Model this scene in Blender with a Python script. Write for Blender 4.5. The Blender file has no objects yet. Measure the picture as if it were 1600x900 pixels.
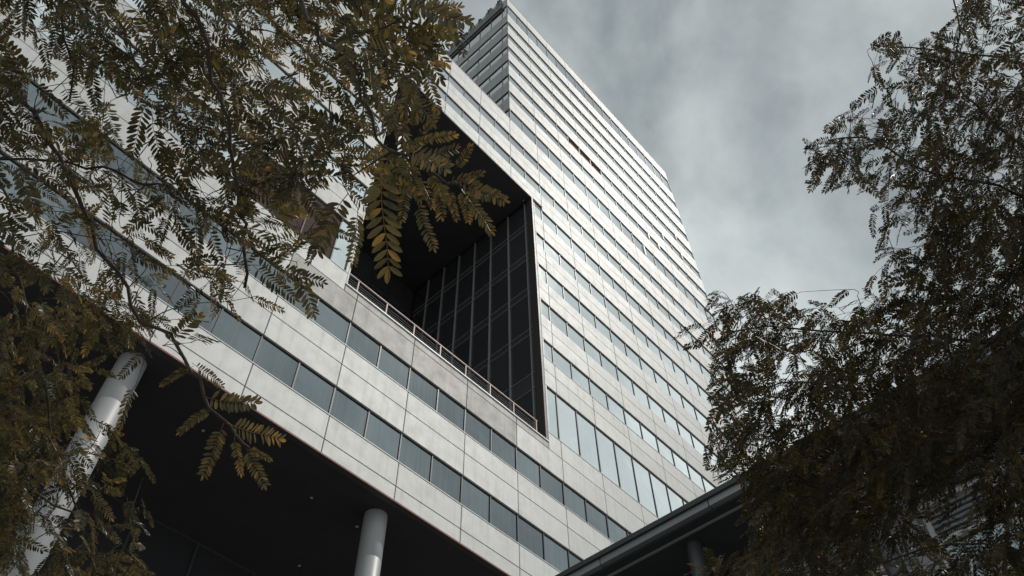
import bpy, math, random
import numpy as np
from mathutils import Vector, Matrix

# ------------------------------------------------------------------ camera / world / sun / exposure
sc = bpy.context.scene
col = sc.collection
M = 1.75            # metres in one facade module (one window)
EYE = 1.6           # camera height
YAW, PITCH, ROLL, FPX = 0.84605471, 0.94327179, -0.01975734, 1290.9
CU, CY = -6.70803617, -11.18133039
fwd = Vector((math.sin(YAW) * math.cos(PITCH), math.cos(YAW) * math.cos(PITCH), math.sin(PITCH)))
_r0 = Vector((math.cos(YAW), -math.sin(YAW), 0)); _u0 = _r0.cross(fwd)
RT = _r0 * math.cos(ROLL) + _u0 * math.sin(ROLL)
UP = -_r0 * math.sin(ROLL) + _u0 * math.cos(ROLL)
CAM = Vector((CU * M, CY * M, EYE))
cam = bpy.data.cameras.new('camera'); cam_o = bpy.data.objects.new('camera', cam); col.objects.link(cam_o)
m3 = Matrix((RT, UP, -fwd)).transposed().to_4x4(); m3.translation = CAM
cam_o.matrix_world = m3
cam.sensor_width = 36.0; cam.lens = FPX / 1600 * 36.0; cam.clip_end = 3000; cam.clip_start = 0.05
sc.camera = cam_o
sc.render.resolution_x, sc.render.resolution_y = 1024, 576

_m = RT * ((762 - 800) / FPX) + UP * ((450 - 462) / FPX) + fwd     # the sun's mirror image lies on the facade here
SUN = Vector((_m.x, -_m.y, _m.z)).normalized()
world = bpy.data.worlds.new('World'); sc.world = world; world.use_nodes = True
nt = world.node_tree; nt.nodes.clear()
def N(tree, t, **kw):
    n = tree.nodes.new(t)
    for k, v in kw.items():
        if hasattr(n, k): setattr(n, k, v)
        else: n.inputs[k].default_value = v
    return n
sky = N(nt, 'ShaderNodeTexSky', sky_type='NISHITA', sun_disc=False,
        sun_elevation=math.asin(SUN.z), sun_rotation=math.atan2(SUN.x, SUN.y))
bg1 = N(nt, 'ShaderNodeBackground', Strength=0.10)
bg2 = N(nt, 'ShaderNodeBackground', Strength=1.0)
tc = N(nt, 'ShaderNodeTexCoord')
mp = N(nt, 'ShaderNodeMapping'); mp.inputs['Location'].default_value = (7.1614, 5.2365, -4.2808)
n1 = N(nt, 'ShaderNodeTexNoise', Scale=2.6, Detail=7.0, Roughness=0.52, Distortion=0.25)
n2 = N(nt, 'ShaderNodeTexNoise', Scale=5.5, Detail=8.0, Roughness=0.58, Distortion=0.35)
mixn = N(nt, 'ShaderNodeMath', operation='MULTIPLY_ADD'); mixn.inputs[1].default_value = 0.36
ramp = N(nt, 'ShaderNodeValToRGB')
ramp.color_ramp.elements[0].position = 0.50; ramp.color_ramp.elements[0].color = (0.285, 0.322, 0.328, 1)
ramp.color_ramp.elements[1].position = 0.87; ramp.color_ramp.elements[1].color = (0.75, 0.805, 0.81, 1)
e = ramp.color_ramp.elements.new(0.70); e.color = (0.545, 0.60, 0.605, 1)
cov = N(nt, 'ShaderNodeMapRange'); cov.inputs[1].default_value = 0.35; cov.inputs[2].default_value = 0.5
cov.inputs[3].default_value = 0.90; cov.inputs[4].default_value = 1.0
mixs = N(nt, 'ShaderNodeMixShader'); out = N(nt, 'ShaderNodeOutputWorld')
Lk = nt.links.new
Lk(tc.outputs['Generated'], mp.inputs[0]); Lk(mp.outputs[0], n1.inputs['Vector']); Lk(mp.outputs[0], n2.inputs['Vector'])
Lk(n2.outputs[0], mixn.inputs[0]); Lk(n1.outputs[0], mixn.inputs[2])
Lk(mixn.outputs[0], ramp.inputs[0]); Lk(n1.outputs[0], cov.inputs[0])
Lk(sky.outputs[0], bg1.inputs[0]); Lk(ramp.outputs[0], bg2.inputs[0])
Lk(cov.outputs[0], mixs.inputs[0]); Lk(bg1.outputs[0], mixs.inputs[1]); Lk(bg2.outputs[0], mixs.inputs[2])
Lk(mixs.outputs[0], out.inputs[0])

sun = bpy.data.lights.new('sun', 'SUN'); sun.energy = 2.0; sun.angle = math.radians(1.5); sun.color = (1.0, 0.95, 0.88)
sun_o = bpy.data.objects.new('sun', sun); col.objects.link(sun_o)
sun_o.rotation_euler = SUN.to_track_quat('Z', 'Y').to_euler(); sun_o.location = (0, -40, 60)
vs = sc.view_settings
vs.view_transform = 'Standard'; vs.look = 'None'; vs.exposure = 0.0; vs.gamma = 1.0; vs.use_curve_mapping = False

# ------------------------------------------------------------------ helpers
rng = random.Random(7)
def W(u, y, v): return Vector((u * M, y * M, v * M + EYE))
def ray(px, py): return RT * ((px - 800) / FPX) + UP * ((450 - py) / FPX) + fwd
def at(px, py, depth): return CAM + ray(px, py) * depth
def pix(p):
    d = p - CAM; z = d.dot(fwd)
    if z < 0.05: return (-9999, -9999)
    return (800 + FPX * d.dot(RT) / z, 450 - FPX * d.dot(UP) / z)
class MB:
    def __init__(s): s.v = []; s.f = []
    def box(s, x0, x1, y0, y1, z0, z1):
        b = len(s.v)
        s.v += [(x, y, z) for z in (z0, z1) for y in (y0, y1) for x in (x0, x1)]
        s.f += [tuple(b + i for i in q) for q in ((0, 2, 3, 1), (4, 5, 7, 6), (0, 1, 5, 4), (2, 6, 7, 3), (0, 4, 6, 2), (1, 3, 7, 5))]
        return s
    def ubox(s, u0, u1, y0, y1, v0, v1):      # facade modules -> metres (absolute)
        return s.box(u0 * M, u1 * M, y0 * M, y1 * M, v0 * M + EYE, v1 * M + EYE)
    def tube(s, pts, rad, n=6):
        pts = [Vector(p) for p in pts]; b = len(s.v); k = len(pts)
        ref = Vector((0.31, 0.17, 0.93))
        for i, p in enumerate(pts):
            t = (pts[min(i + 1, k - 1)] - pts[max(i - 1, 0)]).normalized()
            a = t.cross(ref)
            if a.length < 0.05: a = t.cross(Vector((1, 0, 0)))
            a.normalize(); c = t.cross(a)
            r = rad[i] if hasattr(rad, '__len__') else rad
            for j in range(n):
                th = 2 * math.pi * j / n
                s.v.append(tuple(p + a * (r * math.cos(th)) + c * (r * math.sin(th))))
        for i in range(k - 1):
            for j in range(n):
                j2 = (j + 1) % n
                s.f.append((b + i * n + j, b + i * n + j2, b + (i + 1) * n + j2, b + (i + 1) * n + j))
        s.f.append(tuple(b + j for j in range(n))[::-1]); s.f.append(tuple(b + (k - 1) * n + j for j in range(n)))
        return s
    def mesh(s, name, mat, smooth=False, off=None):
        v = s.v if off is None else [(x - off[0], y - off[1], z - off[2]) for x, y, z in s.v]
        me = bpy.data.meshes.new(name); me.from_pydata(v, [], s.f); me.update()
        if mat: me.materials.append(mat)
        if smooth: me.polygons.foreach_set('use_smooth', [True] * len(me.polygons))
        return me
WL = {}     # world location of every object made here
def link(name, me, loc=(0, 0, 0), parent=None, label=None, cat=None, group=None, kind=None):
    o = bpy.data.objects.new(name, me); col.objects.link(o)
    loc = Vector(loc); WL[o.name] = loc
    if parent: o.parent = parent; o.location = loc - WL[parent.name]
    else: o.location = loc
    if label: o['label'] = label
    if cat: o['category'] = cat
    if group: o['group'] = group
    if kind: o['kind'] = kind
    return o
def build(mb, name, mat, parent=None, smooth=False, **kw):    # absolute geometry -> object whose origin is its base centre
    a = np.array(mb.v); lo = a.min(0); hi = a.max(0)
    org = ((lo[0] + hi[0]) / 2, (lo[1] + hi[1]) / 2, lo[2])
    return link(name, mb.mesh(name, mat, smooth, org), org, parent, **kw)

# ------------------------------------------------------------------ materials
def material(name, base, rough=0.5, metal=0.0, **kw):
    m = bpy.data.materials.new(name); m.use_nodes = True
    b = m.node_tree.nodes['Principled BSDF']
    b.inputs['Base Color'].default_value = (*base, 1); b.inputs['Roughness'].default_value = rough; b.inputs['Metallic'].default_value = metal
    for k, v in kw.items(): b.inputs[k].default_value = v
    return m, m.node_tree, b
def varied(name, base, rough=0.5, metal=0.0, stain=0.12, streak=0.1, scale=0.5, obj_var=0.05, dark=(0.6, 0.57, 0.53), bump=0.0, rough_var=0.08, **kw):
    """base colour with blotches, vertical run-off streaks and a small difference from piece to piece"""
    m, t, b = material(name, base, rough, metal, **kw); L = t.links.new
    g = N(t, 'ShaderNodeNewGeometry'); oi = N(t, 'ShaderNodeObjectInfo')
    nz = N(t, 'ShaderNodeTexNoise', Scale=scale, Detail=6.0, Roughness=0.62); L(g.outputs['Position'], nz.inputs['Vector'])
    mp = N(t, 'ShaderNodeMapping'); mp.inputs['Scale'].default_value = (3.2, 3.2, 0.22); L(g.outputs['Position'], mp.inputs[0])
    st = N(t, 'ShaderNodeTexNoise', Scale=1.0, Detail=5.0, Roughness=0.6); L(mp.outputs[0], st.inputs['Vector'])
    r1 = N(t, 'ShaderNodeMapRange'); L(nz.outputs[0], r1.inputs[0])
    for i, v in zip((1, 2, 3, 4), (0.42, 0.72, 0.0, stain)): r1.inputs[i].default_value = v
    r2 = N(t, 'ShaderNodeMapRange'); L(st.outputs[0], r2.inputs[0])
    for i, v in zip((1, 2, 3, 4), (0.5, 0.78, 0.0, streak)): r2.inputs[i].default_value = v
    ad = N(t, 'ShaderNodeMath', operation='ADD'); L(r1.outputs[0], ad.inputs[0]); L(r2.outputs[0], ad.inputs[1])
    mx = N(t, 'ShaderNodeMix', data_type='RGBA'); L(ad.outputs[0], mx.inputs[0])
    mx.inputs[6].default_value = (*base, 1); mx.inputs[7].default_value = tuple(base[i] * dark[i] for i in range(3)) + (1,)
    hv = N(t, 'ShaderNodeHueSaturation'); L(mx.outputs[2], hv.inputs['Color'])
    r3 = N(t, 'ShaderNodeMapRange'); L(oi.outputs['Random'], r3.inputs[0]); r3.inputs[3].default_value = 1 - obj_var; r3.inputs[4].default_value = 1 + obj_var
    L(r3.outputs[0], hv.inputs['Value']); L(hv.outputs[0], b.inputs['Base Color'])
    r4 = N(t, 'ShaderNodeMapRange'); L(nz.outputs[0], r4.inputs[0]); r4.inputs[3].default_value = rough - rough_var; r4.inputs[4].default_value = rough + rough_var
    L(r4.outputs[0], b.inputs['Roughness'])
    if bump:
        bp = N(t, 'ShaderNodeBump', Strength=bump, Distance=0.05); L(nz.outputs[0], bp.inputs['Height']); L(bp.outputs[0], b.inputs['Normal'])
    return m
MAT = {}
MAT['panel'] = varied('brushed_aluminium_panel', (0.59, 0.595, 0.59), 0.62, 0.20, stain=0.18, streak=0.5, scale=1.4, obj_var=0.045, bump=0.015)
MAT['side'] = varied('shade_darkened_panel', (0.30, 0.295, 0.295), 0.6, 0.12, stain=0.16, streak=0.3, scale=1.4, obj_var=0.05)  # facade panel darkened to paint in the shade of the left face
MAT['weathered'] = varied('weathered_aluminium_panel', (0.41, 0.40, 0.39), 0.62, 0.12, stain=0.6, streak=0.75, scale=1.3, obj_var=0.05, dark=(0.62, 0.58, 0.54))
MAT['coping'] = varied('pale_coping', (0.74, 0.74, 0.73), 0.5, 0.1, stain=0.12, streak=0.1)
MAT['frame'] = varied('dark_window_frame', (0.055, 0.055, 0.06), 0.45, 0.3, stain=0.1, streak=0.1)
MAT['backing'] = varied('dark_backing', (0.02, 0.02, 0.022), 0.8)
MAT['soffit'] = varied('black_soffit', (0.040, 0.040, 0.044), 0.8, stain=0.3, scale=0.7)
MAT['backmullion'] = varied('dark_mullion', (0.07, 0.07, 0.075), 0.5, 0.2)
MAT['trim'] = varied('charcoal_trim', (0.085, 0.085, 0.09), 0.45, 0.3)
MAT['reveal'] = varied('bronze_reveal', (0.06, 0.053, 0.053), 0.5, 0.2)
MAT['column'] = varied('pale_column_cladding', (0.38, 0.385, 0.39), 0.5, 0.1, stain=0.12, streak=0.16, obj_var=0.02)
MAT['rail'] = varied('painted_rail', (0.34, 0.25, 0.215), 0.55, 0.1)
MAT['mullion'] = varied('grey_mullion', (0.33, 0.335, 0.345), 0.5, 0.3)
MAT['lamp'] = material('lamp_glass', (0.55, 0.53, 0.5), 0.3)[0]
MAT['brown'] = varied('brown_blind', (0.035, 0.016, 0.012), 0.9, **{'Specular IOR Level': 0.05})
MAT['redsill'] = varied('red_sill', (0.45, 0.16, 0.10), 0.5)
MAT['rooftop'] = varied('dark_rooftop_metal', (0.05, 0.05, 0.053), 0.5, 0.3)
MAT['fascia'] = varied('grey_fascia', (0.25, 0.26, 0.275), 0.4, 0.3, stain=0.2)
MAT['lowwall'] = varied('grey_render', (0.36, 0.37, 0.39), 0.7, stain=0.2)
MAT['whiteframe'] = varied('white_frame', (0.6, 0.6, 0.6), 0.5)
MAT['ground'] = varied('pale_paving', (0.24, 0.235, 0.225), 0.8, stain=0.3, scale=0.3)
def glass(name, tint, metal=1.0, rough=0.04, streaks=0.0, var=0.1):
    m, t, b = material(name, tint, rough, metal); L = t.links.new
    g = N(t, 'ShaderNodeNewGeometry'); oi = N(t, 'ShaderNodeObjectInfo')
    nz = N(t, 'ShaderNodeTexNoise', Scale=0.45, Detail=2.0); L(g.outputs['Position'], nz.inputs['Vector'])
    bp = N(t, 'ShaderNodeBump', Strength=0.12, Distance=0.2); L(nz.outputs[0], bp.inputs['Height']); L(bp.outputs[0], b.inputs['Normal'])
    mp = N(t, 'ShaderNodeMapping'); mp.inputs['Scale'].default_value = (9.0, 9.0, 0.15); L(g.outputs['Position'], mp.inputs[0])
    st = N(t, 'ShaderNodeTexNoise', Scale=1.0, Detail=3.0); L(mp.outputs[0], st.inputs['Vector'])
    r2 = N(t, 'ShaderNodeMapRange'); L(st.outputs[0], r2.inputs[0]); r2.inputs[3].default_value = 1 - streaks; r2.inputs[4].default_value = 1 + streaks
    r3 = N(t, 'ShaderNodeMapRange'); L(oi.outputs['Random'], r3.inputs[0]); r3.inputs[3].default_value = 1 - var; r3.inputs[4].default_value = 1 + var
    mu = N(t, 'ShaderNodeMath', operation='MULTIPLY'); L(r2.outputs[0], mu.inputs[0]); L(r3.outputs[0], mu.inputs[1])
    hv = N(t, 'ShaderNodeHueSaturation'); hv.inputs['Color'].default_value = (*tint, 1); L(mu.outputs[0], hv.inputs['Value']); L(hv.outputs[0], b.inputs['Base Color'])
    return m
MAT['glass'] = glass('reflective_glass', (0.92, 0.96, 0.965), streaks=0.04, var=0.07)
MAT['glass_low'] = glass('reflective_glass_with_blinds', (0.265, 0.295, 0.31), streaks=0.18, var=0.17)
MAT['glass_shaded'] = glass('shade_darkened_glass', (0.24, 0.255, 0.26), streaks=0.05, var=0.12)  # same glass, the shaded face's dimmer reflection put into the tint
MAT['darkglass'] = glass('dark_curtain_wall_glass', (0.05, 0.05, 0.056), metal=0.0, rough=0.12)
MAT['spandrelglass'] = glass('dark_spandrel_glass', (0.06, 0.06, 0.065), metal=0.0, rough=0.25)
# perforated bronze louvre
m_, t_, b_ = material('perforated_screen', (0.16, 0.13, 0.12), 0.9, 0.0, **{'Specular IOR Level': 0.05})
g_ = N(t_, 'ShaderNodeNewGeometry'); mp_ = N(t_, 'ShaderNodeMapping'); mp_.inputs['Scale'].default_value = (14, 14, 14)
vo_ = N(t_, 'ShaderNodeTexVoronoi', Scale=1.0, Randomness=0.0); t_.links.new(g_.outputs['Position'], mp_.inputs[0]); t_.links.new(mp_.outputs[0], vo_.inputs['Vector'])
rp_ = N(t_, 'ShaderNodeValToRGB'); rp_.color_ramp.elements[0].position = 0.28; rp_.color_ramp.elements[0].color = (0.004, 0.0035, 0.0035, 1)
rp_.color_ramp.elements[1].position = 0.42; rp_.color_ramp.elements[1].color = (0.10, 0.075, 0.068, 1)
t_.links.new(vo_.outputs['Distance'], rp_.inputs[0]); t_.links.new(rp_.outputs[0], b_.inputs['Base Color']); MAT['mesh'] = m_
MAT['bark'] = varied('dark_bark', (0.045, 0.032, 0.026), 0.8, stain=0.5, scale=18, bump=0.4)
def leafmat(name, c0, c1, c2):
    m = bpy.data.materials.new(name); m.use_nodes = True; t = m.node_tree; b = t.nodes['Principled BSDF']; L = t.links.new
    at_ = N(t, 'ShaderNodeAttribute', attribute_name='tint')
    oi = N(t, 'ShaderNodeObjectInfo')
    rp = N(t, 'ShaderNodeValToRGB'); cr = rp.color_ramp
    cr.elements[0].position = 0.0; cr.elements[0].color = (*c0, 1); cr.elements[1].position = 1.0; cr.elements[1].color = (*c2, 1)
    e = cr.elements.new(0.62); e.color = (*c1, 1)
    L(at_.outputs['Fac'], rp.inputs[0])
    hv = N(t, 'ShaderNodeHueSaturation'); L(rp.outputs[0], hv.inputs['Color'])
    r3 = N(t, 'ShaderNodeMapRange'); L(oi.outputs['Random'], r3.inputs[0]); r3.inputs[3].default_value = 0.8; r3.inputs[4].default_value = 1.2; L(r3.outputs[0], hv.inputs['Value'])
    L(hv.outputs[0], b.inputs['Base Color']); b.inputs['Roughness'].default_value = 0.36; b.inputs['Specular IOR Level'].default_value = 0.5
    tr = N(t, 'ShaderNodeBsdfTranslucent'); wm = N(t, 'ShaderNodeMix', data_type='RGBA', blend_type='MULTIPLY'); wm.inputs[0].default_value = 1.0; wm.inputs[7].default_value = (1.35, 1.15, 0.8, 1); L(hv.outputs[0], wm.inputs[6]); L(wm.outputs[2], tr.inputs[0])
    mx = N(t, 'ShaderNodeMixShader'); mx.inputs[0].default_value = 0.36
    o = t.nodes['Material Output']; L(b.outputs[0], mx.inputs[1]); L(tr.outputs[0], mx.inputs[2]); L(mx.outputs[0], o.inputs[0])
    return m
MAT['leaf'] = leafmat('locust_leaf', (0.030, 0.031, 0.016), (0.105, 0.092, 0.042), (0.31, 0.19, 0.06))
MAT['leaf_r'] = leafmat('locust_leaf_dark', (0.030, 0.029, 0.016), (0.095, 0.082, 0.038), (0.27, 0.165, 0.055))

# ------------------------------------------------------------------ ground
g = MB(); g.box(-700, 700, -700, 700, -0.5, 0.0)
link('ground', g.mesh('ground', MAT['ground']), kind='structure', label='pale paved ground around the office building')

# ------------------------------------------------------------------ office building
U0, U1, UT = -16.0, 24.0, 6.0           # left end, right end, left corner of the tower
SOF, LOWTOP, TOP = 11.608, 37.38, 56.75
OPN = (-0.42, 7.42, 17.05, 31.45)       # the big opening (u0,u1,v0,v1)
ODEP = 7.45                             # its depth
REC = 0.055                             # panes set back
bld = link('office_building', None, W(4, 0, -EYE / M), label='tall silver panelled office tower with a huge square opening raised on round columns', cat='building')
heads = [('B1', 13.581, .91), ('B2', 15.889, .92), ('C', 19.559, 2.09), ('D1', 21.913, .96), ('D2', 24.214, .94), ('D3', 26.503, .94), ('D4', 28.795, .94),
         ('D5', 31.147, .94), ('D6', 33.392, .88), ('D7', 35.64, .88), ('D8', 38.636, 1.40), ('D9', 40.90, .80), ('D10', 43.17, .88), ('D11', 45.40, .88),
         ('D12', 47.58, .88), ('D13', 49.76, .88), ('D14', 51.97, .84), ('D15', 55.30, 1.90)]
# --- dark core behind the cladding, split round the opening
core = MB(); B = 0.075
core.ubox(U0, OPN[0] - .03, B, 14, SOF + .02, LOWTOP - .05)
core.ubox(OPN[1] + .04, U1 - .03, B, 14, SOF + .02, LOWTOP - .05)
core.ubox(OPN[0] - .03, OPN[1] + .04, B, 14, SOF + .02, OPN[2] - .04)
core.ubox(OPN[0] - .03, OPN[1] + .04, B, 14, OPN[3] + .03, LOWTOP - .05)
core.ubox(OPN[0] - .03, OPN[1] + .04, ODEP + .05, 14, OPN[2] - .04, OPN[3] + .03)
core.ubox(UT + B, U1 - .03, B, 14, LOWTOP - .05, TOP - .12)
build(core, 'core_wall', MAT['backing'], bld)
# --- cladding pieces
pieces = []          # (area in frame, kind, dims, origin, material)
def area(corners):
    p = [pix(c) for c in corners]
    xs = [min(max(a[0], -40), 1640) for a in p]; ys = [min(max(a[1], -40), 940) for a in p]
    s = 0
    for i in range(4):
        j = (i + 1) % 4; s += xs[i] * ys[j] - xs[j] * ys[i]
    return abs(s) / 2
G = 0.009
def fpanel(u0, u1, v0, v1, mat='panel'):
    a = area([W(u0, 0, v0), W(u1, 0, v0), W(u1, 0, v1), W(u0, 0, v1)])
    pieces.append((a, 'panel', 'F', (round(u1 - u0 - 2 * G, 4), round(v1 - v0 - 2 * G, 4)), W(u0 + G, 0, v0 + G), mat))
def fwin(u0, u1, v0, v1, mat='glass'):
    a = area([W(u0, 0, v0), W(u1, 0, v0), W(u1, 0, v1), W(u0, 0, v1)])
    pieces.append((a, 'window', 'F', (round(u1 - u0, 4), round(v1 - v0, 4)), W(u0, 0, v0), mat))
def lpanel(y0, y1, v0, v1, mat='side'):     # on the tower's left face, its shade put into the panel colour
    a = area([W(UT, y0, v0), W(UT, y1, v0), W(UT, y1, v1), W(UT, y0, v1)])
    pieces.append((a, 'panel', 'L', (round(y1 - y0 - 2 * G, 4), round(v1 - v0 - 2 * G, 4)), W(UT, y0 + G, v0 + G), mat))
def lwin(y0, y1, v0, v1, mat='glass_shaded'):
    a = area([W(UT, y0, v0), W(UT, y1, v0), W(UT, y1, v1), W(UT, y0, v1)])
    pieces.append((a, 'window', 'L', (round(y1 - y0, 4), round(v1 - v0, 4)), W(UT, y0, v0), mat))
def spans(v0, v1, step=2, us=None):
    """stretches of facade between joints at this height, with the opening left out"""
    lo = U0 if v0 < LOWTOP - .3 else UT
    if us is not None: lo = us
    cuts = list(np.arange(lo, U1 + .01, step)); res = []
    for a, b in zip(cuts[:-1], cuts[1:]):
        if v1 > OPN[2] and v0 < OPN[3]:
            if b <= OPN[0] + 1e-6 or a >= OPN[1] - 1e-6: res.append((a, b))
            else:
                if a < OPN[0] - .02: res.append((a, OPN[0]))
                if b > OPN[1] + .02: res.append((OPN[1], b))
        else: res.append((a, b))
    return res
prev = SOF
for i, (nm, hd, hh) in enumerate(heads):
    sill = hd - hh
    # spandrel from prev head to this sill (two courses)
    mid = prev + (sill - prev) * (0.36 if i == 0 else 0.53)
    courses = [(prev, mid), (mid, sill)]
    if nm == 'C': courses = [(prev, 16.756), (16.756, sill)]
    if nm == 'D8': courses = [(prev, prev + (LOWTOP - prev) * .45), (prev + (LOWTOP - prev) * .45, LOWTOP)]
    for k, (a, b) in enumerate(courses):
        if nm == 'C' and k == 1:
            for (p, q) in spans(a, a + .1):
                if q <= OPN[0] or p >= OPN[1] : fpanel(p, q, a, b)
                else:
                    # under the opening the course stops at its ledge
                    if p < OPN[0]: fpanel(p, OPN[0], a, b); fpanel(OPN[0], q, a, OPN[2] - .035, 'weathered')
                    elif q > OPN[1]: fpanel(OPN[1], q, a, b); fpanel(p, OPN[1], a, OPN[2] - .035, 'weathered')
                    else: fpanel(p, q, a, OPN[2] - .035, 'weathered')
            continue
        if nm == 'D6':   # lintel course above the opening
            a2 = max(a, OPN[3]) if k == 0 else a
            for (p, q) in spans(OPN[3] + .01, b):
                inside = q > OPN[0] and p < OPN[1]
                fpanel(p, q, (a2 if inside else a), b)
            continue
        for (p, q) in spans(a, b):
            wm = 'weathered' if (nm == 'C' and k == 0 and p > -2.5 and q < 7.9) else 'panel'
            fpanel(p, q, a, b, wm)
    # windows
    for (p, q) in spans(sill + .01, hd - .01, step=1):
        if nm == 'D5' and q > OPN[0] and p < OPN[1]: continue
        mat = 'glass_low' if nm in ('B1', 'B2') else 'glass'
        if nm == 'C' and p < -1.02 and p > -4.5: mat = 'mesh'
        if nm == 'D10' and 10.9 < p < 13.9: mat = 'brown'
        if q - p < .9:     # narrow bit beside the opening: jamb panel + slim window
            if p < 3: fpanel(q - .1, q, sill, hd); fwin(p, q - .1, sill, hd, mat)
            else: fpanel(p, p + .09, sill, hd); fwin(p + .09, q, sill, hd, mat)
        else: fwin(p, q, sill, hd, mat)
    prev = hd
for (p, q) in spans(prev, TOP): fpanel(p, q, prev + .25, TOP); fpanel(p, q, prev, prev + .25)
# left face of the tower above the low roof
prev = LOWTOP
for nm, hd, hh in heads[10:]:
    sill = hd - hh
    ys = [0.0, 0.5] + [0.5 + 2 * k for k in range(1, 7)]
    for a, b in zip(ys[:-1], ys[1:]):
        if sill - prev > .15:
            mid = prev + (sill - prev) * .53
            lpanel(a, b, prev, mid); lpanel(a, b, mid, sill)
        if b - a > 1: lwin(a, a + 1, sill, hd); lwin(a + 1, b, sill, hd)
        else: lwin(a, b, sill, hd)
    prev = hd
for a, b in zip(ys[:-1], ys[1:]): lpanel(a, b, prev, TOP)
def panel_mesh(face, dims, mb=None, off=(0, 0, 0)):
    w, h = dims[0] * M, dims[1] * M; t = B * M; c = 0.012
    own = mb is None; mb = mb or MB(); b = len(mb.v)
    vs_ = [(0, t, 0), (w, t, 0), (w, t, h), (0, t, h), (0, c, 0), (w, c, 0), (w, c, h), (0, c, h), (c, 0, c), (w - c, 0, c), (w - c, 0, h - c), (c, 0, h - c)]
    fs = [(8, 9, 10, 11), (4, 5, 9, 8), (5, 6, 10, 9), (6, 7, 11, 10), (7, 4, 8, 11), (0, 1, 5, 4), (1, 2, 6, 5), (2, 3, 7, 6), (3, 0, 4, 7)]
    if face == 'L': vs_ = [(y, x, z) for x, y, z in vs_]; fs = [f[::-1] for f in fs]
    mb.v += [(x + off[0], y + off[1], z + off[2]) for x, y, z in vs_]; mb.f += [tuple(b + i for i in f) for f in fs]
    return mb
def window_boxes(face, dims):
    w, h = dims[0] * M, dims[1] * M; y0, y1 = 0.03 * M, B * M; k = 0.030; hb = 0.035
    bx = [(0, k, y0, y1, 0, h), (w - k, w, y0, y1, 0, h), (k, w - k, y0 + .01, y1, h - hb, h), (k, w - k, y0 + .01, y1, 0, hb)]
    pn = (k, w - k, REC * M, REC * M + .012, hb, h - hb)
    if face == 'L': sw = lambda q: (q[2], q[3], q[0], q[1], q[4], q[5]); bx = [sw(q) for q in bx]; pn = sw(pn)
    return bx, pn
pieces.sort(key=lambda p: -p[0])
cache = {}; rest_panel = {}; rest_frame = MB(); rest_pane = {}
count = {'panel': 0, 'window': 0}
for a, kind, face, dims, org, mat in pieces:
    count[kind] += 1
    single = count[kind] <= 300 and a > 0
    if kind == 'panel':
        if single:
            key = (face, dims, mat)
            if key not in cache: cache[key] = panel_mesh(face, dims).mesh('cladding_panel', MAT[mat])
            link('cladding_panel', cache[key], org, bld)
        else: panel_mesh(face, dims, rest_panel.setdefault(mat, MB()), org)
    else:
        bx, pn = window_boxes(face, dims)
        if single:
            key = ('w', face, dims)
            if key not in cache:
                mb = MB(); [mb.box(*q) for q in bx]; cache[key] = mb.mesh('window', MAT['frame'])
            key2 = ('p', face, dims, mat)
            if key2 not in cache: cache[key2] = MB().box(*pn).mesh('pane', MAT[mat])
            w = link('window', cache[key], org, bld)
            p = link('screen_panel' if mat == 'mesh' else ('brown_pane' if mat == 'brown' else 'pane'), cache[key2], org, w)
            if face == 'F' and org.z < 24 * M and mat != 'mesh':
                key3 = ('s', dims)
                if key3 not in cache: cache[key3] = MB().box(.004, dims[0] * M - .004, -.022, .05, -.012, .016).mesh('sill', MAT['coping'])
                link('sill', cache[key3], org, w)
            if mat == 'brown': p['label'] = 'dark red-brown pane'
            if mat == 'mesh': p['label'] = 'brown perforated screen instead of glass'
        else:
            for q in bx: rest_frame.box(q[0] + org.x, q[1] + org.x, q[2] + org.y, q[3] + org.y, q[4] + org.z, q[5] + org.z)
            q = pn; rest_pane.setdefault(mat, MB()).box(q[0] + org.x, q[1] + org.x, q[2] + org.y, q[3] + org.y, q[4] + org.z, q[5] + org.z)
for k, mb in rest_panel.items(): build(mb, 'small_cladding_panels', MAT[k], bld, kind='stuff')
build(rest_frame, 'small_window_frames', MAT['frame'], bld, kind='stuff')
for k, mb in rest_pane.items(): build(mb, 'small_window_panes', MAT[k], bld, kind='stuff')
# red-brown sills under the brown panes, white stays of opened windows
for u in (11, 12, 13): build(MB().ubox(u + .03, u + .97, -.012, .03, 42.30, 42.345), 'window_sill', MAT['redsill'], bld)
for (u, v, h) in [(17.0, 37.45, .95), (19.0, 40.3, .55), (20.0, 42.5, .62), (22.0, 42.55, .62), (18.0, 40.3, .5), (22.0, 44.8, .5)]:
    build(MB().ubox(u - .05, u + .03, -.03, .045, v, v + h), 'open_vent', MAT['coping'], bld)
# --- bottom edge trim, soffit, opening lining
build(MB().ubox(U0, U1, 0.004, 0.15, SOF - .03, SOF - .003), 'edge_trim', MAT['trim'], bld)
MAT['fringe'] = varied('red_lens_fringe', (0.22, 0.045, 0.03), 0.6)  # added red strip that imitates lens colour fringing along the bottom edge
build(MB().ubox(U0, U1, -.004, 0.0035, SOF - .028, SOF + .004), 'fringe_strip', MAT['fringe'], bld)
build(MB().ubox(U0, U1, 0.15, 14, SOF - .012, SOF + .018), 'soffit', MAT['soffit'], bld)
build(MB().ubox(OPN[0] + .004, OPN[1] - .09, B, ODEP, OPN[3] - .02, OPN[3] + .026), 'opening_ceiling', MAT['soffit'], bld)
build(MB().ubox(OPN[0] + .004, OPN[1] - .004, 0.006, B - .002, OPN[3] - .05, OPN[3] - .004), 'opening_head_trim', MAT['trim'], bld)
build(MB().ubox(OPN[1] - .10, OPN[1] - .004, 0.006, .30, OPN[2] + .01, OPN[3] - .052), 'opening_jamb_trim', MAT['reveal'], bld)
build(MB().ubox(OPN[0] + .004, OPN[0] + .05, 0.01, ODEP, OPN[2] + .01, OPN[3] - .052), 'opening_side_wall', MAT['panel'], bld)
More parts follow.
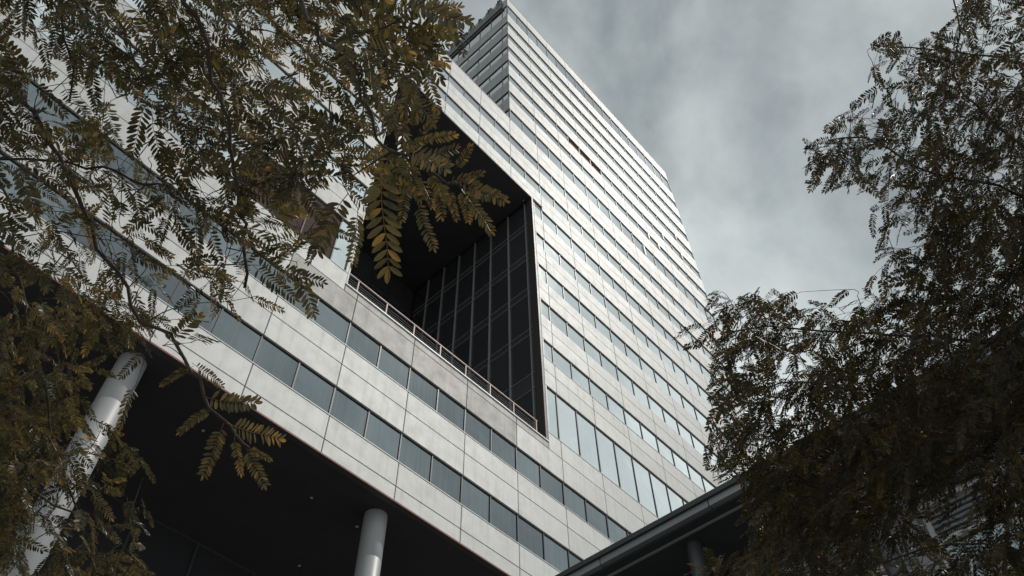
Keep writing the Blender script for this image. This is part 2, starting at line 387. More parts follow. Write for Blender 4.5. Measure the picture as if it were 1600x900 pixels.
build(MB().ubox(OPN[0], OPN[1], -.03, .35, OPN[2] - .032, OPN[2] + .006), 'opening_ledge', MAT['coping'], bld)
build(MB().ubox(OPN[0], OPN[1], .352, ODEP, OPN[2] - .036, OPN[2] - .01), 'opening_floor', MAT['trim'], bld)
# --- curtain wall on the right side of the opening and at its back
def curtain(name, along, fixed, a0, a1, cuts, mm):
    root = None; mb = MB()
    lv = [(17.05, 18.15), (18.15, 19.64), (20.40, 22.43), (22.75, 24.80), (25.20, 27.10), (27.46, 29.40), (29.72, 31.38)]
    sp = [(19.64, 20.40), (22.43, 22.75), (24.80, 25.20), (27.10, 27.46), (29.40, 29.72)]
    def P(b0, b1, d0, d1, v0, v1):       # along-range, outward-range
        if along == 'y': return (fixed - d1, fixed - d0, b0, b1, v0, v1)
        return (b0, b1, fixed - d1, fixed - d0, v0, v1)
    edges = [a0] + cuts + [a1]
    for c in cuts: mb.ubox(*P(c - .017, c + .017, .0, .085, 17.05, 31.40))
    for h in (18.15, 19.64, 20.40, 22.43, 22.75, 24.80, 25.20, 27.10, 27.46, 29.40, 29.72):
        for e0, e1 in zip(edges[:-1], edges[1:]):
            mb.ubox(*P(e0 + .022, e1 - .022, .0, .05, h - .009, h + .009))
    root = build(mb, name, MAT[mm], bld)
    for e0, e1 in zip(edges[:-1], edges[1:]):
        for (v0, v1) in lv:
            build(MB().ubox(*P(e0 + .022, e1 - .022, -.01, .018, v0 + .014, v1 - .014)), 'glass_pane', MAT['darkglass'], root)
        for (v0, v1) in sp:
            build(MB().ubox(*P(e0 + .022, e1 - .022, -.01, .024, v0 + .014, v1 - .014)), 'spandrel_pane', MAT['spandrelglass'], root)
curtain('curtain_wall', 'y', OPN[1], .30, ODEP - .1, [.46, 1.45, 2.47, 3.45, 4.45, 5.42, 6.45], 'mullion')
curtain('curtain_wall', 'x', ODEP, OPN[0] + .06, OPN[1] - .09, [1., 2., 3., 3.95, 4.95, 5.95, 6.7], 'backmullion')
# --- railing in the opening
rl = build(MB().ubox(OPN[0] + .01, 7.05, .085, .118, 17.66, 17.695), 'railing', MAT['rail'], bld)
for u in (0, 1, 2, 3, 4, 5, 6, 7): build(MB().ubox(u - .02, u + .02, .09, .114, OPN[2] + .008, 17.658), 'post', MAT['rail'], rl)
for k in range(5):
    v = 17.16 + k * .095
    build(MB().tube([W(OPN[0] + .02, .122, v), W(7.05, .122, v)], .011, 5), 'cable', MAT['mullion'], rl)
build(MB().tube([W(-.36, .2, 18.3), W(-.33, .2, 17.95), W(-.26, .17, 17.72), W(-.12, .13, 17.70)], .016, 5), 'loose_cable', MAT['mullion'], rl)
# --- columns with a collar joint, recessed downlights
def column(u, y, r):
    mb = MB(); n = 40; prof = [(SOF - .014, r), (10.46, r), (10.45, r * .975), (10.43, r * .975), (10.42, r), (6.93, r), (6.92, r * .975), (6.90, r * .975), (6.89, r), (2.0, r), (1.99, r * .985), (1.97, r * .985), (1.96, r), (-EYE / M, r)]
    for v, rr in prof:
        for j in range(n): mb.v.append(tuple(W(u + rr * math.cos(2 * math.pi * j / n), y + rr * math.sin(2 * math.pi * j / n), v)))
    for i in range(len(prof) - 1):
        for j in range(n): mb.f.append((i * n + j, i * n + (j + 1) % n, (i + 1) * n + (j + 1) % n, (i + 1) * n + j))
    return build(mb, 'column', MAT['column'], bld, smooth=True)
for u in (-10, -4, 2, 8, 14, 20): column(u + .08, .66, .255)
def downlight(p, r=.05):
    ring = MB(); c = Vector(p)
    ring.tube([c + Vector((0, 0, .01)), c - Vector((0, 0, .025))], r * 1.4, 14)
    d = build(ring, 'downlight', MAT['trim'], bld)
    build(MB().tube([c - Vector((0, 0, .026)), c - Vector((0, 0, .034))], r, 14), 'lens', MAT['lamp'], d)
def onz(px, py, z):
    d = ray(px, py); return CAM + d * ((z - CAM.z) / d.z)
for px, py in [(558, 822), (468, 883), (487, 777), (318, 672), (25, 488)]: downlight(onz(px, py, (SOF - .012) * M + EYE), .055)
for px, py in [(818, 313), (756, 381), (702, 436), (670, 171)]: downlight(onz(px, py, (OPN[3] - .02) * M + EYE), .05)
# --- glazed wall under the raised block
gw = MB(); base = -EYE / M
for u in np.arange(-15, 24, 1.5): gw.ubox(u - .03, u + .03, 4.16, 4.25, base, SOF - .014)
for v in (2.0, 5.2, 8.4): gw.ubox(-16, 24, 4.18, 4.25, v - .03, v + .03)
gw.ubox(-16, 24, 4.17, 4.25, SOF - .07, SOF - .014)
gwo = build(gw, 'ground_floor_glazing', MAT['trim'], bld)
build(MB().ubox(-16, 24, 4.2, 14, base, SOF - .015), 'glass_sheet', MAT['darkglass'], gwo)
# --- tower roof edge
build(MB().ubox(UT - .02, U1 + .02, -.02, .12, TOP, TOP + .06), 'parapet_coping', MAT['panel'], bld)
build(MB().ubox(U0, UT - .003, -.012, .14, LOWTOP, LOWTOP + .03), 'parapet_coping', MAT['panel'], bld)
build(MB().ubox(U1 - .02, U1, 0.004, 14, SOF + .02, TOP), 'end_wall', MAT['panel'], bld)
for u in (8, 10, 12, 14, 16, 18): build(MB().tube([W(u, .06, TOP + .06), W(u, .06, TOP + .75)], .02, 5), 'lightning_rod', MAT['mullion'], bld)
rim = build(MB().ubox(UT - .10, UT + .30, .42, 13, 55.42, 56.35), 'roof_edge_gutter', MAT['rooftop'], bld)
for k in range(3): build(MB().tube([W(UT - .06, .45, 56.55 + k * .22), W(UT - .06, 13, 56.55 + k * .22)], .03, 5), 'roof_rail', MAT['rooftop'], bld)
r2 = random.Random(5); y = .55
ORD = ['first', 'second', 'third', 'fourth', 'fifth', 'sixth', 'seventh', 'eighth', 'ninth', 'tenth', 'eleventh', 'twelfth']; nu = 0
while y < 6.3:
    l = r2.uniform(.25, .55); h = r2.uniform(.5, 1.15)
    b2 = MB(); b2.ubox(UT - .08, UT + .45, y, y + l, 56.36, 56.36 + h)
    b2.ubox(UT - .12, UT + .5, y - .03, y + l * .6, 56.36 + h, 56.36 + h + .08)
    b2.tube([W(UT, y + l * .5, 56.3), W(UT - .14, y + l * .5, 56.36 + h * .5), W(UT - .14, y + l * .5, 56.36 + h * 1.15)], .045, 6)
    build(b2, 'rooftop_unit', MAT['rooftop'], label='dark metal roof unit, %s from the sharp tower corner along the shaded roof edge' % ORD[nu], cat='roof unit', group='units along the tower roof edge')
    y += l + r2.uniform(.1, .5); nu += 1

# ------------------------------------------------------------------ low building with the deep eave (right)
E0, EV = -0.45, 5.5                    # eave line (u) and height (v)
low = link('low_building', None, W(E0 + 3, -8, -EYE / M), label='low grey building with a deep dark eave behind the right tree', cat='building')
def strip(u0, u1, v0, v1, name, mat, y0=-18, y1=-1.5, seg=1.4):
    y = y0; gap = .012
    while y < y1 - .01:
        build(MB().ubox(u0, u1, y + gap / 2, min(y + seg, y1) - gap / 2, v0, v1), name, MAT[mat], low); y += seg
build(MB().ubox(E0, E0 + 5.2, -18, -1.5, EV - .004, EV + .055), 'roof', MAT['rooftop'], low)
strip(E0 + .03, E0 + .10, EV - .085, EV - .006, 'fascia_panel', 'fascia')
build(MB().ubox(E0 + .10, E0 + .235, -18, -1.5, EV - .105, EV - .006), 'shadow_gap', MAT['soffit'], low)
build(MB().ubox(E0 + .205, E0 + .233, -18, -1.5, EV - .122, EV - .107), 'drip_bead', MAT['mullion'], low)
WU = E0 + 1.0                          # wall plane
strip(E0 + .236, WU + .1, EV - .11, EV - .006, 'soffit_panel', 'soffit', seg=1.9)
build(MB().ubox(WU + .1, WU + 4.4, -18, -1.5, base, EV - .006), 'wall', MAT['lowwall'], low)
for v0, v1, d in ((5.12, 5.16, .05), (5.20, 5.25, .08)): build(MB().ubox(WU + .1 - d, WU + .098, -18, -1.5, v0, v1), 'string_course', MAT['fascia'], low)
for k in range(8):
    y0 = -16.61 + k * 1.8
    cl = MB()                              # dark louvred clerestory under the soffit
    for (a, b, c, d) in [(y0, y0 + .04, 5.26, 5.385), (y0 + 1.36, y0 + 1.4, 5.26, 5.385), (y0 + .04, y0 + 1.36, 5.365, 5.385), (y0 + .04, y0 + 1.36, 5.26, 5.275)]: cl.ubox(WU + .02, WU + .098, a, b, c, d)
    c = build(cl, 'clerestory', MAT['fascia'], low)
    build(MB().ubox(WU + .085, WU + .097, y0 + .04, y0 + 1.36, 5.275, 5.365), 'dark_backing', MAT['soffit'], c)
    for j in range(3): build(MB().ubox(WU + .04, WU + .08, y0 + .04, y0 + 1.36, 5.285 + j * .027, 5.297 + j * .027), 'louvre_slat', MAT['backmullion'], c)
    wo = MB()                              # louvred vent over a window
    for (a, b, c0, d) in [(y0, y0 + .05, 3.4, 5.10), (y0 + 1.35, y0 + 1.4, 3.4, 5.10), (y0 + .67, y0 + .73, 4.70, 5.05), (y0 + .05, y0 + 1.35, 5.05, 5.10), (y0 + .05, y0 + 1.35, 4.65, 4.70), (y0 + .05, y0 + 1.35, 3.4, 3.45)]: wo.ubox(WU + .03, WU + .098, a, b, c0, d)
    w = build(wo, 'window', MAT['whiteframe'], low)
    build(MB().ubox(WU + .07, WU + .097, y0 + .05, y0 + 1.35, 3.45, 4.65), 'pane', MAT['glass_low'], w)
    for q0, q1 in ((y0 + .05, y0 + .67), (y0 + .73, y0 + 1.35)):
        for j in range(6): build(MB().ubox(WU + .05, WU + .09, q0, q1, 4.715 + j * .056, 4.745 + j * .056), 'louvre_slat', MAT['fascia'], w)
    build(MB().tube([W(E0 + .40, y0 + 1.66, base), W(E0 + .40, y0 + 1.66, EV - .112)], .085 * M, 18), 'column', MAT['trim'], low)
    build(MB().ubox(WU - .02, WU + .098, y0 + 1.45, y0 + 1.58, base, EV - .112), 'pilaster', MAT['lowwall'], low)

# ------------------------------------------------------------------ honey locust trees
def leaf_arrays(r, pairs, fold, droop, openang, fine, orange):
    """one pinnate leaf of unit length along +x: rachis and leaflets; returns verts, faces, tint"""
    V, F, T = [], [], []
    def cen(t): return np.array([t * (1 - .10 * droop * t), 0.02 * math.sin(5 * t), -droop * .5 * t * t])
    rr = .0065
    for i in range(6):
        t = i / 5; c = cen(t)
        V += [tuple(c + np.array([0, rr * (1 - .5 * t), 0])), tuple(c + np.array([0, -rr * (1 - .5 * t) * .5, rr])), tuple(c + np.array([0, -rr * (1 - .5 * t) * .5, -rr]))]
        if i:
            b = 3 * (i - 1)
            for j in range(3): F.append((b + j, b + (j + 1) % 3, b + 3 + (j + 1) % 3, b + 3 + j)); T.append(.72)
    def leaflet(base, ang, L, Wd, roll, pitch, tint):
        prof = [(0, 0), (.22, .36), (.55, .5), (.85, .33), (1, 0)] if fine else [(0, 0), (.28, .42), (.75, .45), (1, 0)]
        d = np.array([math.cos(ang), math.sin(ang), 0]); s = np.array([-math.sin(ang), math.cos(ang), 0]); n = np.array([0, 0, 1.])
        d2 = d * math.cos(pitch) - n * math.sin(pitch)
        s2 = s * math.cos(roll) + n * math.sin(roll); n2 = np.cross(d2, s2)
        b = len(V)
        mids = [base + d2 * L * p[0] - n2 * (.05 * L * p[0] ** 2) for p in prof]
        lft = [mids[i] + s2 * Wd * prof[i][1] + n2 * (Wd * prof[i][1] * .28) for i in range(1, len(prof) - 1)]
        rgt = [mids[i] - s2 * Wd * prof[i][1] + n2 * (Wd * prof[i][1] * .28) for i in range(1, len(prof) - 1)]
        k = len(lft); V.extend([tuple(mids[0]), tuple(mids[-1])]); V.extend(map(tuple, lft)); V.extend(map(tuple, rgt))
        F.append((b, b + 1) + tuple(b + 2 + i for i in reversed(range(k)))); F.append((b,) + tuple(b + 2 + k + i for i in range(k)) + (b + 1,)); T.extend([tint, tint])
    for i in range(pairs):
        t = .14 + .84 * i / (pairs - 1); c = cen(t)
        size = .80 + .35 * math.sin(math.pi * min(1, .15 + t * .8))
        for sgn in (1, -1):
            if r.random() < .04: continue
            L = (2.1 / pairs) * size * r.uniform(.9, 1.1); Wd = L * r.uniform(.29, .36)
            a = sgn * (openang * (1.0 - .25 * t) + r.uniform(-.12, .12))
            ti = min(1, max(0, r.gauss(.36, .17) + orange * max(0, t - .55) * 1.3))
            leaflet(c, a, L, Wd, sgn * fold + r.uniform(-.35, .35), r.uniform(-.1, .3) + .15 * droop, ti)
    leaflet(cen(1.0), r.uniform(-.2, .2), 2.0 / pairs * .9, 2.0 / pairs * .36, r.uniform(-.3, .3), .2, min(1, .5 + orange))
    return np.array(V), F, np.array(T)
def variants(seed, n, fine):
    r = random.Random(seed); res = []
    for i in range(n):
        res.append(leaf_arrays(r, r.choice([11, 12, 13, 14]), r.uniform(-.1, .55), r.uniform(.1, .7), r.uniform(.95, 1.25), fine, (.5 if i % 4 == 0 else .05)))
    return res
def mesh_from(name, V, F, T, mat):
    me = bpy.data.meshes.new(name); me.from_pydata([tuple(v) for v in V], [], F); me.update()
    a = me.attributes.new('tint', 'FLOAT', 'FACE'); a.data.foreach_set('value', np.asarray(T, dtype=np.float32)); me.materials.append(mat)
    return me
def cover_grid(rows, x0, y0):
    d = {}
    for j, line in enumerate(rows):
        for i, ch in enumerate(line): d[(x0 // 50 + i, y0 // 50 + j)] = int(ch) / 10
    return d
LEFT = ["8898889789886520", "8589999898899740", "8367899885789400", "7674479885787200", "7876358899864000",
        "6885688898542000", "7787668985220000", "5765556775220000", "6656645554100000", "4588744322000000", "7776643100000000",
        "8862100000000000", "8861000000000000", "9964000000000000", "9876400000000000", "9664100000000000", "9565400000000000", "8576400000000000"]
RIGHT = ["00000000275", "00000155766", "00000025767", "00001446888", "00005766888"[:11], "00003557888", "00000146899", "00000033999",
         "00000027999", "05663368999", "27887899999", "16778999999", "16878999999", "17999999999", "16999999988", "01799998668", "00589987568", "25779866789"]
def orient(d, nrm):
    x = d.normalized(); z = (nrm - x * nrm.dot(x))
    if z.length < .05: z = Vector((0.3, 0.2, 1)) - x * Vector((0.3, 0.2, 1)).dot(x)
    z.normalize(); y = z.cross(x)
    return Matrix((x, y, z)).transposed()
def path_points(pts, step=.12):
    """smooth a polyline (Catmull-Rom) and resample it"""
    P = [pts[0]] + list(pts) + [pts[-1]]; o = []
    for i in range(1, len(P) - 2):
        n = max(2, int((P[i + 1] - P[i]).length / step))
        for k in range(n):
            t = k / n
            o.append(.5 * ((2 * P[i]) + (P[i + 1] - P[i - 1]) * t + (2 * P[i - 1] - 5 * P[i] + 4 * P[i + 1] - P[i + 2]) * t * t + (3 * P[i] - P[i - 1] - 3 * P[i + 1] + P[i + 2]) * t ** 3))
    o.append(P[-1]); return o
def make_tree(name, label, base, trunk, limbs, heroes, grid, gx, gy, depthf, leaf_len, per_cell, seed, mat, nvar, fine, spread, limb_k, reach):
    r = random.Random(seed)
    root = link(name, None, base, label=label, cat='tree')
    tp = path_points(trunk, .3); k = len(tp)
    mb = MB(); mb.tube(tp, [.17 * (1 - .55 * i / (k - 1)) + (.06 * max(0, 1 - i / 3)) for i in range(k)], 14)
    build(mb, 'trunk', MAT['bark'], root, smooth=True)
    nodes = []                         # (point, limb radius there, direction)
    for pts, rad0, rad1 in limbs:
        rad0 *= limb_k
        pp = path_points(pts); n = len(pp)
        pp = [p + Vector((r.gauss(0, .008), r.gauss(0, .008), r.gauss(0, .008))) if 0 < i < n - 1 else p for i, p in enumerate(pp)]
        rads = [rad0 + (rad1 - rad0) * (i / (n - 1)) ** .55 for i in range(n)]
        mb = MB(); mb.tube(pp, rads, 8); build(mb, 'branch', MAT['bark'], root, smooth=True)
        for i, p in enumerate(pp):
            if i > n * .12: nodes.append(p)
    leaves = []                        # (matrix3, loc, length)
    for (bx, by, tx, ty, dep, dd) in heroes:
        a = at(bx, by, dep); b = at(tx, ty, dep + dd); d = b - a
        nrm = ((CAM - a).normalized() * -1 + Vector((r.uniform(-.5, .5), r.uniform(-.5, .5), r.uniform(0, .5))))
        leaves.append((orient(d, nrm), a, d.length))
    # foliage clusters where the crown is
    cells = {}
    xs = [c[0] for c in grid]; ys = [c[1] for c in grid]; x0, x1, y0, y1 = min(xs), max(xs), min(ys), max(ys)
    def cv(cx, cy):
        ox = cx; oy = cy
        if gx < 0: ox = max(cx, x0)
        else: ox = min(cx, x1)
        oy = min(max(cy, y0), y1) if y0 <= 0 else cy
        return grid.get((ox, oy), 0)
    rx = range(x0 - 3, x1 + 1) if gx < 0 else range(x0, x1 + 4)
    for cx in rx:
        for cy in range(-3, 20):
            c = cv(cx, cy)
            if c > 0: cells[(cx, cy)] = -math.log(1 - min(c, .94)) * per_cell * (1 if -1 <= cy <= 18 else .6)
    used = {}; clusters = []
    order = list(cells); 
    for rnd in range(30):
        r.shuffle(order)
        for c in order:
            if used.get(c, 0) >= cells[c]: continue
            px = (c[0] + r.random()) * 50; py = (c[1] + r.random()) * 50
            dep = depthf(px, py, r); p = at(px, py, dep)
            out_d = Vector((p.x - base[0], p.y - base[1], 0)).normalized()
            ang0 = r.gauss(0, .9); tw = Matrix.Rotation(ang0, 3, 'Z') @ out_d; tw.z = r.uniform(-.55, .25); tw.normalize()
            twl = r.uniform(.10, .26) * spread; kept = []
            nl = r.randint(4, 7); bp = pix(p - tw * (twl * .4)); bc = (math.floor(bp[0] / 50), math.floor(bp[1] / 50)); mine = []; u0_ = dict(used)
            if cv(*bc) <= .25: continue
            for i in range(nl):
                t = i / (nl - 1); s = 1 if i % 2 else -1
                a = Matrix.Rotation(s * r.uniform(.5, 1.25) * (1 - .6 * t), 3, 'Z') @ tw
                a.z += r.gauss(-.18, .28); a.normalize()
                L = max(.07, r.gauss(leaf_len, leaf_len * .2)); b = p + tw * (twl * (t - .3))
                mpx = pix(b + a * (L * .5)); tpx = pix(b + a * L)
                mc = (math.floor(mpx[0] / 50), math.floor(mpx[1] / 50)); tcx = (math.floor(tpx[0] / 50), math.floor(tpx[1] / 50))
                if mc not in cells or used.get(mc, 0) >= cells[mc] * 1.12 or cv(*tcx) < .15 or (cv(*tcx) < .45 and r.random() < .4): continue
                used[mc] = used.get(mc, 0) + (L * FPX / max(.3, (b - CAM).dot(fwd))) ** 2 * .20 / 2500
                nrm = Vector((r.gauss(0, .5), r.gauss(0, .5), 1)); mine.append((orient(a, nrm), b, L)); kept.append(b)
            if (len(kept) >= 2 or (kept and cv(*c) > .6)) and cv(*bc) > .25: clusters.append((p, tw, twl, max(((k - p).dot(tw) for k in kept)), mine))
            else: used = u0_
    # twigs: each cluster hangs on the nearest wood built so far
    pts = np.array([tuple(n) for n in nodes]); twig = MB()
    todo = np.array([tuple(c[0] - c[1] * (c[2] * .35)) for c in clusters])
    dist = np.array([np.min(np.sum((pts - q) ** 2, 1)) for q in todo]); near = [int(np.argmin(np.sum((pts - q) ** 2, 1))) for q in todo]
    allp = [Vector(p) for p in pts]; open_ = np.ones(len(todo), bool)
    for _ in range(len(todo)):
        i = int(np.argmin(np.where(open_, dist, 1e9))); open_[i] = False
        a = allp[near[i]]; b = Vector(todo[i]); c = clusters[i]; l = (b - a).length
        if l > reach: continue
        leaves += c[4]
        mid = (a + b) / 2 + Vector((r.gauss(0, .06), r.gauss(0, .06), r.uniform(-.02, .09))) * min(l, 1.2)
        e = c[0] + c[1] * (c[3] + .005); b = c[0] + c[1] * min(-c[2] * .35, c[3] - .02)
        pp = [a, a.lerp(mid, .55) + (mid - (a + b) / 2) * .3, mid, mid.lerp(b, .5) + (mid - (a + b) / 2) * .25, b, e]
        rb = .0018 + .0035 * min(1, l); sm = path_points(pp, .05); ns = len(sm)
        twig.tube(sm, [rb * (1 - .6 * q / (ns - 1)) for q in range(ns)], 4)
        new = [pp[2], pp[3], b]
        for q in new:
            allp.append(q); dq = np.sum((todo - np.array(tuple(q))) ** 2, 1)
            upd = open_ & (dq < dist); dist[upd] = dq[upd]
            for j in np.nonzero(upd)[0]: near[j] = len(allp) - 1
    build(twig, 'twigs', MAT['bark'], root, kind='stuff')
    # leaves: the 300 that show largest as parts, the others joined
    VAR = variants(seed + 1, nvar, fine); MES = [mesh_from('leaf', *v, mat) for v in VAR]; GOLD = [mesh_from('leaf', v[0], v[1], np.clip(v[2] + .18, 0, 1), mat) for v in VAR] if heroes else []
    def key(l):
        p = pix(l[1] + l[0] @ Vector((l[2] * .5, 0, 0))); z = (l[1] - CAM).dot(fwd)
        return 0 if not (-20 < p[0] < 1620 and -20 < p[1] < 920) else l[2] / max(z, .1)
    nh = len(heroes); idx = sorted(range(len(leaves)), key=lambda i: (-1e6 if i < nh else -key(leaves[i])))
    BV, BF, BT = [], [], []; nb = 0
    for n, i in enumerate(idx):
        m, loc, L = leaves[i]; vi = r.randrange(nvar)
        if i < nh:
            o = link('leaf', GOLD[vi], loc, root); o.rotation_euler = m.to_euler(); o.scale = (L, L, L); continue
        if n < 300:
            o = link('leaf', MES[vi], loc, root)
            o.rotation_euler = m.to_euler(); o.scale = (L, L, L)
        else:
            V, F, T = VAR[vi]; A = np.array(m) * L
            BV.append(V @ A.T + np.array(tuple(loc))); BF.extend([tuple(q + nb for q in f) for f in F]); nb += len(V)
            BT.append(np.clip(T + r.gauss(-.05, .16), 0, 1))
    if BV:
        off = np.array(tuple(base)); me = mesh_from('crown', np.concatenate(BV) - off, BF, np.concatenate(BT), mat)
        link('crown', me, base, root, kind='stuff')
    print(name, 'leaves', len(leaves), 'clusters', len(clusters))
    return root
def limb(start, px, r0, r1): return ([Vector(s) for s in start] + [at(*p) for p in px], r0, r1)

# left tree, close to the camera
def az(deg, dist, z): return Vector((CAM.x + math.sin(math.radians(deg)) * dist, CAM.y + math.cos(math.radians(deg)) * dist, z))
LB = az(-48, 4.2, 0)
ltr = [LB, LB + Vector((.05, .03, 1.2)), LB + Vector((-.04, .1, 2.4)), LB + Vector((.08, .12, 3.4)), LB + Vector((.15, .05, 4.6)), LB + Vector((.1, .1, 6.0))]
f1, f2, f3 = ltr[3], ltr[4], ltr[2]
llimbs = [
    limb([f2], [(-260, 10, 3.5), (-120, 55, 3.3), (0, 120, 3.1), (45, 175, 3.0), (80, 225, 2.95), (100, 280, 2.9), (130, 330, 2.9), (150, 385, 2.9), (180, 425, 2.85), (211, 478, 2.8), (244, 511, 2.75), (272, 539, 2.65), (300, 583, 2.55), (317, 617, 2.5), (344, 650, 2.45), (367, 678, 2.42), (389, 700, 2.4)], .055, .004),
    limb([f2], [(-250, -150, 3.4), (60, -160, 3.0), (220, -90, 2.75), (290, 5, 2.6), (310, 50, 2.6), (330, 85, 2.6), (334, 125, 2.6), (350, 170, 2.55), (362, 225, 2.55), (367, 310, 2.55), (382, 345, 2.55), (384, 400, 2.6), (382, 450, 2.6)], .055, .005),
    limb([f2], [(-240, -120, 3.7), (0, -110, 3.3), (115, 5, 2.9), (145, 45, 2.9), (185, 80, 2.85), (220, 110, 2.85), (270, 142, 2.8)], .045, .005),
    limb([f2], [(-200, -130, 3.9), (60, -120, 3.4), (95, -10, 3.2), (98, 60, 3.2), (112, 105, 3.2), (108, 160, 3.2)], .035, .004),
    limb([f1], [(-240, 260, 3.6), (-100, 255, 3.4), (0, 250, 3.2), (80, 252, 3.1), (130, 258, 3.0), (190, 270, 3.0), (225, 286, 2.95), (262, 290, 2.95)], .04, .004),
    limb([ltr[5]], [(0, -330, 3.4), (250, -260, 3.0), (400, -110, 2.5), (467, 3, 2.25), (487, 37, 2.2), (498, 53, 2.2), (527, 73, 2.15), (538, 90, 2.1), (555, 121, 2.05), (563, 157, 2.0), (580, 186, 1.98), (596, 227, 1.95), (640, 246, 1.9), (698, 285, 1.86), (721, 295, 1.85)], .05, .003),
    limb([f1], [(-200, 270, 4.6), (-60, 262, 4.4), (5, 295, 4.3), (17, 340, 4.3), (20, 395, 4.3), (25, 433, 4.3), (39, 478, 4.3), (42, 517, 4.3), (50, 561, 4.3), (72, 611, 4.3), (78, 661, 4.3), (92, 700, 4.3), (100, 744, 4.3), (130, 830, 4.4)], .04, .005),
    limb([f3], [(-260, 560, 4.8), (-120, 640, 4.7), (0, 700, 4.6), (60, 770, 4.6), (110, 800, 4.6), (190, 850, 4.7)], .035, .005),
    limb([ltr[5]], [(-50, -350, 3.6), (300, -330, 3.0), (520, -120, 2.4), (590, -20, 2.3), (612, 35, 2.3), (640, 45, 2.3)], .04, .004),
]
d0 = 1.9
lheroes = [(597, 250, 603, 412, 1.9, .1), (653, 311, 666, 385, 1.88, .05), (640, 288, 624, 340, 1.9, .05), (715, 278, 797, 320, 1.85, -.04), (718, 291, 774, 357, 1.85, .02), (711, 264, 740, 227, 1.86, -.03),
           (663, 217, 718, 208, 1.9, -.03), (653, 211, 686, 183, 1.92, 0), (644, 201, 649, 163, 1.95, 0), (702, 295, 711, 340, 1.86, .03), (721, 295, 734, 340, 1.85, .04), (631, 227, 708, 278, 1.88, -.06),
           (602, 227, 631, 272, 1.92, 0), (679, 292, 705, 314, 1.86, 0), (657, 278, 679, 320, 1.88, .03),
           (633, 17, 719, 14, 2.28, 0), (625, 50, 718, 45, 2.28, -.05), (627, 55, 702, 66, 2.28, 0), (620, 60, 690, 85, 2.28, 0), (647, 124, 685, 98, 2.1, 0), (628, 52, 708, 28, 2.3, .05),
           (319, 619, 412, 640, 2.45, -.03), (333, 639, 281, 667, 2.45, 0), (355, 661, 447, 689, 2.42, -.05), (350, 661, 328, 733, 2.42, .05), (366, 683, 380, 736, 2.4, .03), (383, 694, 411, 755, 2.4, .03), (300, 567, 355, 600, 2.55, 0), (303, 572, 253, 594, 2.55, 0),
           (388, 698, 425, 720, 2.4, 0),
           (600, 232, 652, 264, 1.96, .05), (640, 246, 694, 258, 1.92, .06), (612, 240, 586, 300, 1.98, .08), (640, 250, 648, 302, 1.93, .1), (668, 268, 694, 302, 1.9, .08), (690, 282, 682, 326, 1.88, .1),
           (650, 250, 702, 236, 1.95, .08), (620, 236, 664, 212, 1.97, .06), (700, 285, 748, 266, 1.88, .03), (724, 296, 770, 304, 1.86, .05), (606, 225, 578, 258, 2.0, .08), (590, 200, 632, 190, 2.0, .05)]
def ldepth(px, py, r):
    if px < 260 and py > 440: return r.uniform(3.9, 5.1)
    if px > 520: return r.uniform(1.85, 2.5) if py < 330 else 1.95
    return r.uniform(2.45, 3.5) if r.random() < .75 else r.uniform(3.4, 4.4)
make_tree('locust_tree', 'locust tree with large feathery olive leaves hanging in front of the tower at left', LB, ltr, llimbs, lheroes, cover_grid(LEFT, 0, 0), -1, 0, ldepth, .150, 1.3, 21, MAT['leaf'], 10, True, 1.0, .32, .8)

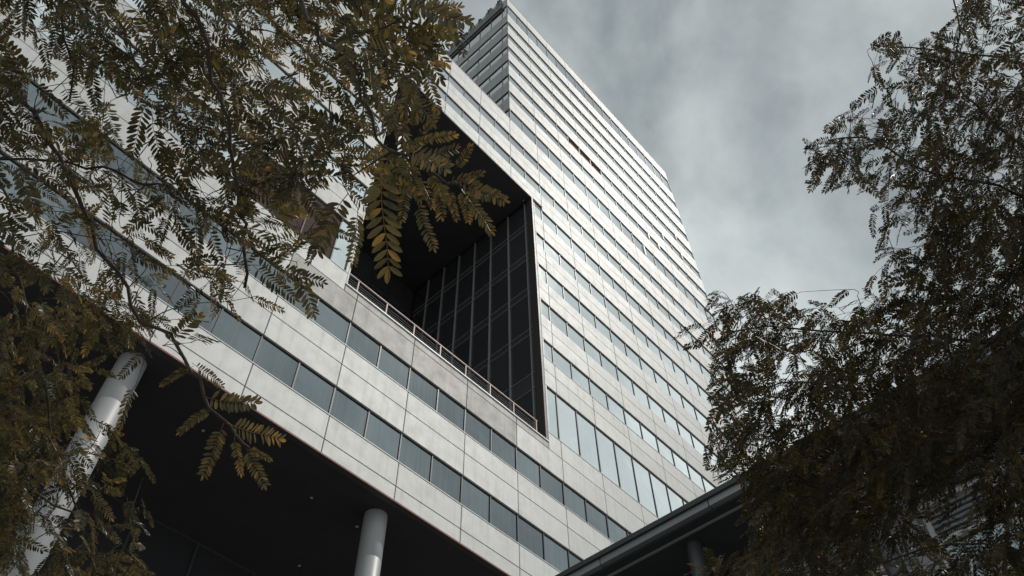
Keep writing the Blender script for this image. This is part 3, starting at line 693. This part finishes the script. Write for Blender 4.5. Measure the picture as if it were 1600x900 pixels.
# right tree, further away
RB = az(124, 6.2, 0)
rtr = [RB, RB + Vector((-.05, .03, 1.3)), RB + Vector((.06, -.05, 2.6)), RB + Vector((.0, .1, 3.8)), RB + Vector((-.1, .15, 5.4)), RB + Vector((0, .1, 7.2))]
rlimbs = [
    limb([rtr[3]], [(1760, 800, 5.4), (1680, 770, 5.2), (1600, 750, 5.0), (1558, 741, 4.9), (1529, 741, 4.9), (1466, 755, 4.9), (1420, 761, 4.9), (1356, 761, 5.0), (1280, 800, 5.1), (1200, 850, 5.2)], .07, .006),
    limb([rtr[3]], [(1780, 790, 5.7), (1680, 760, 5.5), (1600, 730, 5.3), (1553, 715, 5.2), (1506, 709, 5.2), (1449, 706, 5.2), (1397, 692, 5.2), (1300, 720, 5.3), (1200, 690, 5.4)], .06, .006),
    limb([rtr[4]], [(1760, 620, 5.5), (1680, 590, 5.3), (1600, 553, 5.1), (1564, 539, 5.1), (1489, 531, 5.1), (1397, 521, 5.1), (1281, 516, 5.2), (1200, 510, 5.2), (1130, 520, 5.3)], .055, .005),
    limb([rtr[4]], [(1740, 420, 5.6), (1650, 290, 5.4), (1600, 230, 5.4), (1560, 200, 5.4), (1520, 165, 5.4), (1490, 120, 5.4), (1500, 50, 5.4), (1490, 0, 5.5)], .05, .005),
    limb([rtr[4]], [(1740, 440, 5.3), (1640, 340, 5.2), (1560, 290, 5.1), (1500, 280, 5.1), (1430, 258, 5.1), (1350, 215, 5.2), (1295, 220, 5.2)], .05, .005),
    limb([rtr[5]], [(1760, 200, 6.0), (1640, 120, 5.9), (1560, 90, 5.8), (1460, 80, 5.8), (1360, 70, 5.8)], .045, .004),
    limb([rtr[4]], [(1740, 560, 6.0), (1640, 480, 5.8), (1560, 430, 5.8), (1480, 400, 5.8), (1420, 440, 5.8), (1380, 430, 5.8)], .045, .005),
    limb([rtr[3]], [(1740, 700, 6.2), (1600, 650, 6.0), (1480, 620, 5.9), (1350, 610, 5.9), (1220, 600, 5.9), (1120, 640, 6.0)], .05, .005),
    limb([rtr[3]], [(1780, 900, 5.6), (1600, 860, 5.4), (1480, 850, 5.4), (1380, 880, 5.5)], .05, .005),
]
def rdepth(px, py, r): return r.uniform(4.3, 6.0)
make_tree('locust_tree', 'dense dark locust tree with small feathery leaves against the sky at right', RB, rtr, rlimbs, [], cover_grid(RIGHT, 1050, 0), 1, 0, rdepth, .165, 2.2, 33, MAT['leaf_r'], 8, False, 1.25, .6, .8)
